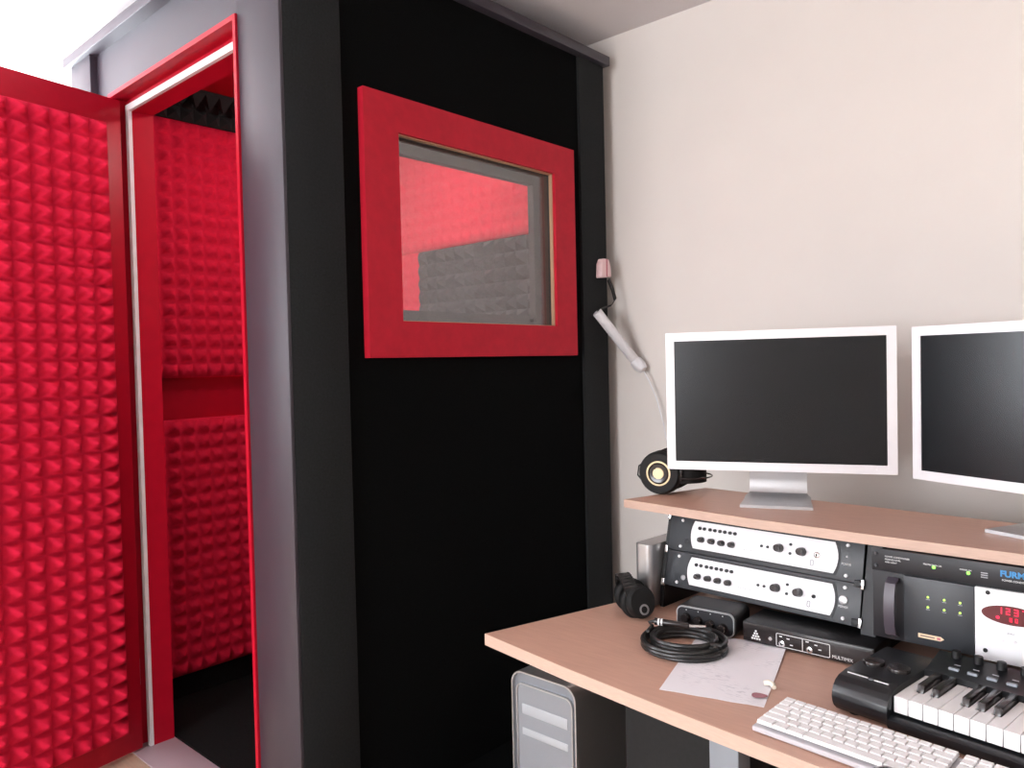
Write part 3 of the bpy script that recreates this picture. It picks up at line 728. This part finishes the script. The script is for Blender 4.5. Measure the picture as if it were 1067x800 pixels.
MB().tube([a, a-dd*.012+Vector((0, 0, -.004)), Vector((-.085, .01, .028)), Vector((-.072, -.030, .030))], .004, 8).obj('cable_end', 'rubber', coil)

# ------------------------------------------------------------------ headphones
def headphones(name_label, mtx, ring=True, band='blacksoft'):
    # local: near cup faces -y, cups stand on their rims, band runs to +x
    t = thing('headphones', name_label, 'headphones', mtx)
    R = .058; zc = R
    def cup(y, s):
        c = MB(); c.lathe([(0, 0), (R*.80, 0), (R*.96, .006), (R, .014), (R*.97, .024), (R*.9, .030), (0, .030)], (0, y, zc), (0, -s, 0), 40)
        e = c.obj('ear_cup', 'blacksoft', t)
        c = MB(); pts_ = [((R*.78)*math.cos(a_), y+s*.012, zc+(R*.78)*math.sin(a_)) for a_ in [2*PI*i/36 for i in range(36)]]
        c.tube(pts_, .0135, 10, closed=True); c.obj('ear_pad', 'blacksoft', t)
        return e
    e1 = cup(-.030, 1); e2 = cup(.060, -1)
    yf = -.0605
    if ring:
        k = MB(); k.lathe([(R*.50, 0), (R*.57, 0), (R*.57, .0025), (R*.50, .0025), (R*.50, 0)], (0, yf+.0005, zc), (0, -1, 0), 40); k.obj('ring', 'gold', e1, label='pale gold ring')
        k = MB(); k.lathe([(0, 0), (R*.49, 0), (R*.42, .003), (R*.24, .0012), (0, .0012)], (0, yf, zc), (0, -1, 0), 36); k.obj('cap', 'blackgloss', e1)
        k = MB(); k.lathe([(0, 0), (R*.27, 0), (R*.25, .002), (0, .002)], (0, yf-.001, zc), (0, -1, 0), 28); k.obj('badge', 'gold', e1, label='round gold badge')
    # padded strap and twin wires bowing out to the right
    arc = []
    for i in range(21):
        a_ = PI*i/20; arc.append((.040+.062*math.sin(a_), .015-.055*math.cos(a_), zc))
    MB().strip(arc, (0, 0, 1), .054, .007).obj('headband', band, t)
    for dz in (-.012, .012):
        w_ = [(-.01, -.062, zc+dz)]+[(.03+.090*math.sin(PI*i/20)**.8, .015-.070*math.cos(PI*i/20), zc+dz) for i in range(1, 20)]+[(-.01, .088, zc+dz)]
        MB().tube(w_, .0020, 8).obj('wire_bow', 'chrome' if not ring else 'blackgloss', t)
    MB().box(.028, .062, -.052, -.036, zc-.020, zc+.020, bev=.004).obj('slider', 'blackgloss', t)
    MB().box(.028, .062, .076, .092, zc-.020, zc+.020, bev=.004).obj('slider', 'blackgloss', t)
    return t
q = atZ(685, 518, SZ)
h1_ = headphones('black studio headphones with a pale gold ring lying on the raised shelf', TR(q.x-.026, q.y+.088, SZ+.0, 12))
MB().tube([(-.050, -.02, .085), (-.070, -.02, .070), (-.074, -.02, .045), (-.050, -.02, .018)], .0022, 8).obj('cable_loop', 'rubber', h1_)
q = atZ(662, 646, DZ)
m_ = TR(q.x-.030, q.y+.040, DZ, 50) @ Matrix.Scale(.92, 4)
hp2 = thing('headphones', 'folded black headphones resting on the worktop beside the silver drive', 'headphones', m_)
k = MB(); k.lathe([(0, 0), (.034, 0), (.041, .008), (.042, .020), (.036, .030), (0, .030)], (0, -.034, .042), (0.25, -1, .25), 32); e1 = k.obj('ear_cup', 'blacksoft', hp2)
k = MB(); k.lathe([(.009, 0), (.014, 0), (.014, .003), (.009, .003), (.009, 0)], (.008, -.0645, .030), (.25, -1, .25), 24); k.obj('ring', 'alu', e1)
k = MB(); k.tube([(.034*math.cos(a_), -.030, .042+.034*math.sin(a_)) for a_ in [2*PI*i/30 for i in range(30)]], .012, 10, closed=True); k.obj('ear_pad', 'blacksoft', hp2)
k = MB(); k.lathe([(0, 0), (.034, 0), (.041, .008), (.042, .020), (.036, .030), (0, .030)], (.0, .030, .042), (0.1, 1, 0), 32); k.obj('ear_cup', 'blacksoft', hp2)
k = MB(); k.tube([(.034*math.cos(a_), .026, .042+.034*math.sin(a_)) for a_ in [2*PI*i/30 for i in range(30)]], .012, 10, closed=True); k.obj('ear_pad', 'blacksoft', hp2)
arc = [(-.014-.012*math.sin(PI*i/16), -.052*math.cos(PI*i/16), .052+.050*math.sin(PI*i/16)) for i in range(17)]
k = MB(); k.strip(arc, (1, 0, .3), .034, .009); k.obj('headband', 'blacksoft', hp2)
k = MB()
for i in range(3, 14):
    c_ = Vector(arc[i]); k.box(c_.x-.018, c_.x+.018, c_.y-.0018, c_.y+.0018, c_.z-.002, c_.z+.008, bev=.001)
k.obj('headband_ribs', 'blackgloss', hp2)
for yy in (-.056, .050): MB().box(-.02, -.004, yy-.003, yy+.003, .045, .075, bev=.001).obj('slider', 'alu', hp2)

# ------------------------------------------------------------------ piano style controller keyboard
KA = -8.0
kd = thing('controller_keyboard', 'black piano style controller keyboard with white keys at the desk front', 'keyboard', TR(-.396, 1.365, DZ, KA))
kw = .0232; nk = 29; KL = nk*kw; bl = .098
# body side view (y, z), extruded across the end blocks
def kbody(x0, x1, nm):
    pr = [(-.006, .006), (-.013, .012), (-.018, .020), (-.0205, .030), (-.0190, .040), (-.014, .049), (-.006, .057), (.006, .062), (.03, .065), (.13, .064), (.192, .064), (.200, .058), (.200, .004), (-.004, .004)]
    MB().prism(pr, x0, x1, 'x', bev=.002).obj(nm, 'midi', kd)
kbody(-bl, -.002, 'end_block'); kbody(KL+.002, KL+.05, 'end_block')
MB().prism([(-.014, .004), (-.018, .010), (-.018, .020), (-.012, .024), (.0, .024), (.125, .030), (.125, .004)], -.003, KL+.003, 'x').obj('key_bed', 'midi', kd)
MB().prism([(.125, .004), (.125, .066), (.14, .067), (.192, .083), (.200, .078), (.200, .004)], -.002, KL+.002, 'x').obj('control_panel', 'midi', kd)
def wkey(i):
    g = .0006; x0 = i*kw+g; x1 = (i+1)*kw-g; h = .0555
    left = (i % 7) in (1, 2, 4, 5, 6) ; right = (i % 7) in (0, 1, 3, 4, 5)
    return x0, x1, h
# key layout starts at C: whites C D E F G A B
pat_b = {0: 1, 1: 1, 3: 1, 4: 1, 5: 1}
for i in range(nk):
    x0, x1, h = wkey(i)
    nl = .0062 if ((i-1) % 7) in pat_b and i > 0 else 0
    nr = .0062 if (i % 7) in pat_b else 0
    poly = [(x0, 0), (x1, 0), (x1, .043), (x1-nr, .043), (x1-nr, .124), (x0+nl, .124), (x0+nl, .043), (x0, .043)]
    k = MB(); k.prism(poly, h-.027, h, 'z', bev=.0007, seg=1)
    k.obj('white_key', 'whitekey', kd)
for i in range(nk-1):
    if (i % 7) in pat_b:
        xc = (i+1)*kw
        k = MB(); k.prism([(.045, .050), (.052, .066), (.124, .067), (.124, .050)], xc-.0058, xc+.0058, 'x', bev=.0012)
        k.obj('black_key', 'blackgloss', kd)
def pz(y): return .067+(y-.14)*(.016/.052)
for i in range(16):
    MB().lathe([(0, 0), (.0080, 0), (.0072, .013), (0, .014)], (.03+.036*i, .182, pz(.182)), (0, 0, 1), 18).obj('knob', 'black', kd)
for i in range(20):
    MB().box(.030+.030*i, .046+.030*i, .146, .153, pz(.148)-.003, pz(.15)+.003, bev=.001).obj('button', 'legrey', kd)
for i in range(20):
    MB().box(.034+.030*i, .044+.030*i, .162, .1635, pz(.162), pz(.163)+.0006).obj('panel_mark', 'greyink', kd)
MB().box(-.088, -.052, .018, .0205, .0640, .0652).obj('panel_mark', 'ink', kd)
MB().lathe([(0, 0), (.004, 0), (.004, .001), (0, .001)], (-.046, .018, .0638), (0, 0, 1), 16).obj('emblem', 'legrey', kd)
MB().box(-.040, -.016, .016, .0185, .0640, .0652).obj('panel_mark', 'ink', kd)
k = MB(); k.cyl((-.075, .09, .060), (-.075, .09, .071), .019, .019, 28, bev=.002); k.obj('wheel', 'blackgloss', kd)
k = MB(); k.cyl((-.030, .09, .060), (-.030, .09, .071), .019, .019, 28, bev=.002); k.obj('wheel', 'blackgloss', kd)
for xx in (-.07, KL+.03):
    for yy in (.01, .18): MB().cyl((xx, yy, 0), (xx, yy, .006), .01).obj('foot', 'rubber', kd)

# ------------------------------------------------------------------ computer keyboard
ck = thing('computer_keyboard', 'slim white computer keyboard lying in front of the piano style keyboard', 'keyboard', TR(-.572, 1.207, DZ, -5.0))
MB().prism([(0, .002), (.116, .006), (.116, .014), (.112, .016), (.002, .010), (0, .009)], 0, .440, 'x', bev=.001).obj('case', mat('keyboard_case', (.46, .44, .46), .4), ck)
rows = [
    (.097, .013, [1.0]*15),
    (.080, .0165, [1.0]*13+[1.5]),
    (.062, .0165, [1.5]+[1.0]*12+[1.0]),
    (.044, .0165, [1.75]+[1.0]*11+[1.75]),
    (.026, .0165, [2.25]+[1.0]*10+[2.25]),
    (.006, .018, [1.5, 1.25, 1.5, 6.5, 1.5, 1.25, 1.0]),
]
tot = .276
def keycap(x0, x1, y0, y1, zt):
    t = bmesh.new()
    b_ = [t.verts.new(c) for c in ((x0, y0, zt-.006), (x1, y0, zt-.006), (x1, y1, zt-.006), (x0, y1, zt-.006))]
    i_ = .0009
    u_ = [t.verts.new(c) for c in ((x0+i_, y0+i_, zt), (x1-i_, y0+i_, zt), (x1-i_, y1-i_, zt+.0003), (x0+i_, y1-i_, zt+.0003))]
    t.faces.new(b_); t.faces.new(u_)
    for s_ in range(4): t.faces.new((b_[s_], b_[(s_+1) % 4], u_[(s_+1) % 4], u_[s_]))
    bmesh.ops.recalc_face_normals(t, faces=t.faces)
    k = MB(); k._merge(t); return k
for y0, hh_, ws in rows:
    sm = sum(ws); x = .005
    for w_ in ws:
        ww = w_/sm*tot
        keycap(x+.0004, x+ww-.0004, y0, y0+hh_, .0205+y0*.055).obj('key', 'whitekey', ck, smooth=False)
        x += ww
for y0, hh_ in ((.097, .013), (.080, .0165), (.062, .0165)):
    for i in range(3): keycap(.290+.0195*i, .3085+.0195*i, y0, y0+hh_, .0205+y0*.055).obj('key', 'whitekey', ck, smooth=False)
for y0, i in ((.026, 1), (.006, 0), (.006, 1), (.006, 2)):
    keycap(.290+.0195*i, .3085+.0195*i, y0, y0+.0165, .0205+y0*.055).obj('key', 'whitekey', ck, smooth=False)
k = MB()
for y0, hh_, ws in rows:
    for i in range(4):
        x = .357+.0195*i; k.box(x, x+.0185, y0, y0+hh_, .012, .0205+y0*.055, bev=.001)
o = k.obj('number_pad_keys', 'whitekey', ck); o['kind'] = 'stuff'

# mouse in front of the keyboard
q = atZ(926, 806, DZ+.02)
ms = thing('computer_mouse', 'black computer mouse at the desk edge in front of the white keyboard', 'mouse', TR(q.x, q.y-.012, DZ, -75))
t = bmesh.new(); bmesh.ops.create_uvsphere(t, u_segments=28, v_segments=14, radius=1)
for v in t.verts:
    v.co = Vector((v.co.x*.052, v.co.y*.030, max(0.0, v.co.z)*.027))
k = MB(); k._merge(t); k.obj('shell', 'blackgloss', ms)
MB().cyl((.024, -.003, .0245), (.024, .003, .0245), .006).obj('wheel', 'rubber', ms)

# ------------------------------------------------------------------ white tube hanging at the booth corner
T0 = atX(622, 325, NX+.035); T1 = atY(662, 376, 2.44); T2 = atY(671, 386, 2.445)
wd = thing('white_tube', 'slim white tube with a cable, hanging from a black strap at the booth corner', 'tube', TR(T0.x, T0.y, T0.z))
MB().cyl(T0, T1, .0185, .0185, 24, bev=.002).obj('body', 'whitepl', wd, world=True)
MB().cyl(T0+Vector((0, 0, -.012)), T1+Vector((0, 0, -.010)), .0045).obj('side_rib', 'alubez', wd, world=True)
dT = (T2-T1).normalized()
MB().lathe([(0, 0), (.019, 0), (.0235, .008), (.0235, .034), (.017, .050), (0, .055)], T1-dT*.004, dT, 22).obj('end_collar', 'whitepl', wd, world=True)
c0 = T1+dT*.040; c1 = atY(684, 415, 2.45); c2 = atY(691, 440, 2.455); c3 = atY(697, 470, 2.46); c4 = atY(700, 560, 2.46)
MB().tube([c0, c0*.5+c1*.5+Vector((0, 0, .008)), c1, c2, c3, c4, Vector((c4.x, 2.46, .3)), Vector((c4.x, 2.46, .10))], .0022, 8).obj('cable', 'whitepl', wd, world=True)
p0 = atX(634, 291, NX+.03); p1 = atX(641, 312, NX+.04); p2 = atX(637, 318, NX+.04)
MB().strip([p0, (p0+p1)/2+Vector((.003, 0, 0)), p1, p2, T0+Vector((.004, 0, .006))], (0, .8, .6), .016, .004).obj('strap', 'black', wd, world=True)
p3 = atX(628, 280, NX+.012)
kk = MB(); kk.prism([(-.030, -.036), (.032, -.030), (.030, .006), (.018, .036), (-.015, .036), (-.027, .016)], 0, .028, 'x', bev=.004, mtx=Matrix.Translation((NX+.001, p3.y, p3.z)))
cl = kk.obj('clip', 'pink', wd, world=True, label='pale pink clip')
kk = MB(); kk.box(NX+.0285, NX+.0305, p3.y-.001, p3.y+.004, p3.z-.030, p3.z+.034); kk.obj('stripe', 'pinkline', cl, world=True)

# ------------------------------------------------------------------ light
wd_ = bpy.data.worlds.new('world'); scn.world = wd_; wd_.use_nodes = True
bg = wd_.node_tree.nodes['Background']; bg.inputs[0].default_value = (0.86, 0.93, 1.0, 1); bg.inputs[1].default_value = 9.0
def area(name, loc, rot, sx, sy, power, col):
    l = bpy.data.lights.new(name, 'AREA'); l.shape = 'RECTANGLE'; l.size = sx; l.size_y = sy; l.energy = power; l.color = col
    o = bpy.data.objects.new(name, l); COL.objects.link(o); o.location = loc; o.rotation_euler = rot
    return o
area('daylight_left', (XL-.16, ym, 1.6), (0, math.radians(-90), 0), 1.6, 3.1, 235, (.90, .95, 1.0))
area('added_rear_fill', (xm, YR-.16, 1.6), (math.radians(90), 0, 0), 2.1, 1.3, 125, (.97, .97, 1.0))  # fill light shining in through the added rear window
vs = scn.view_settings
vs.view_transform = 'Standard'; vs.look = 'None'; vs.gamma = 1; vs.use_curve_mapping = False
vs.exposure = 0.06
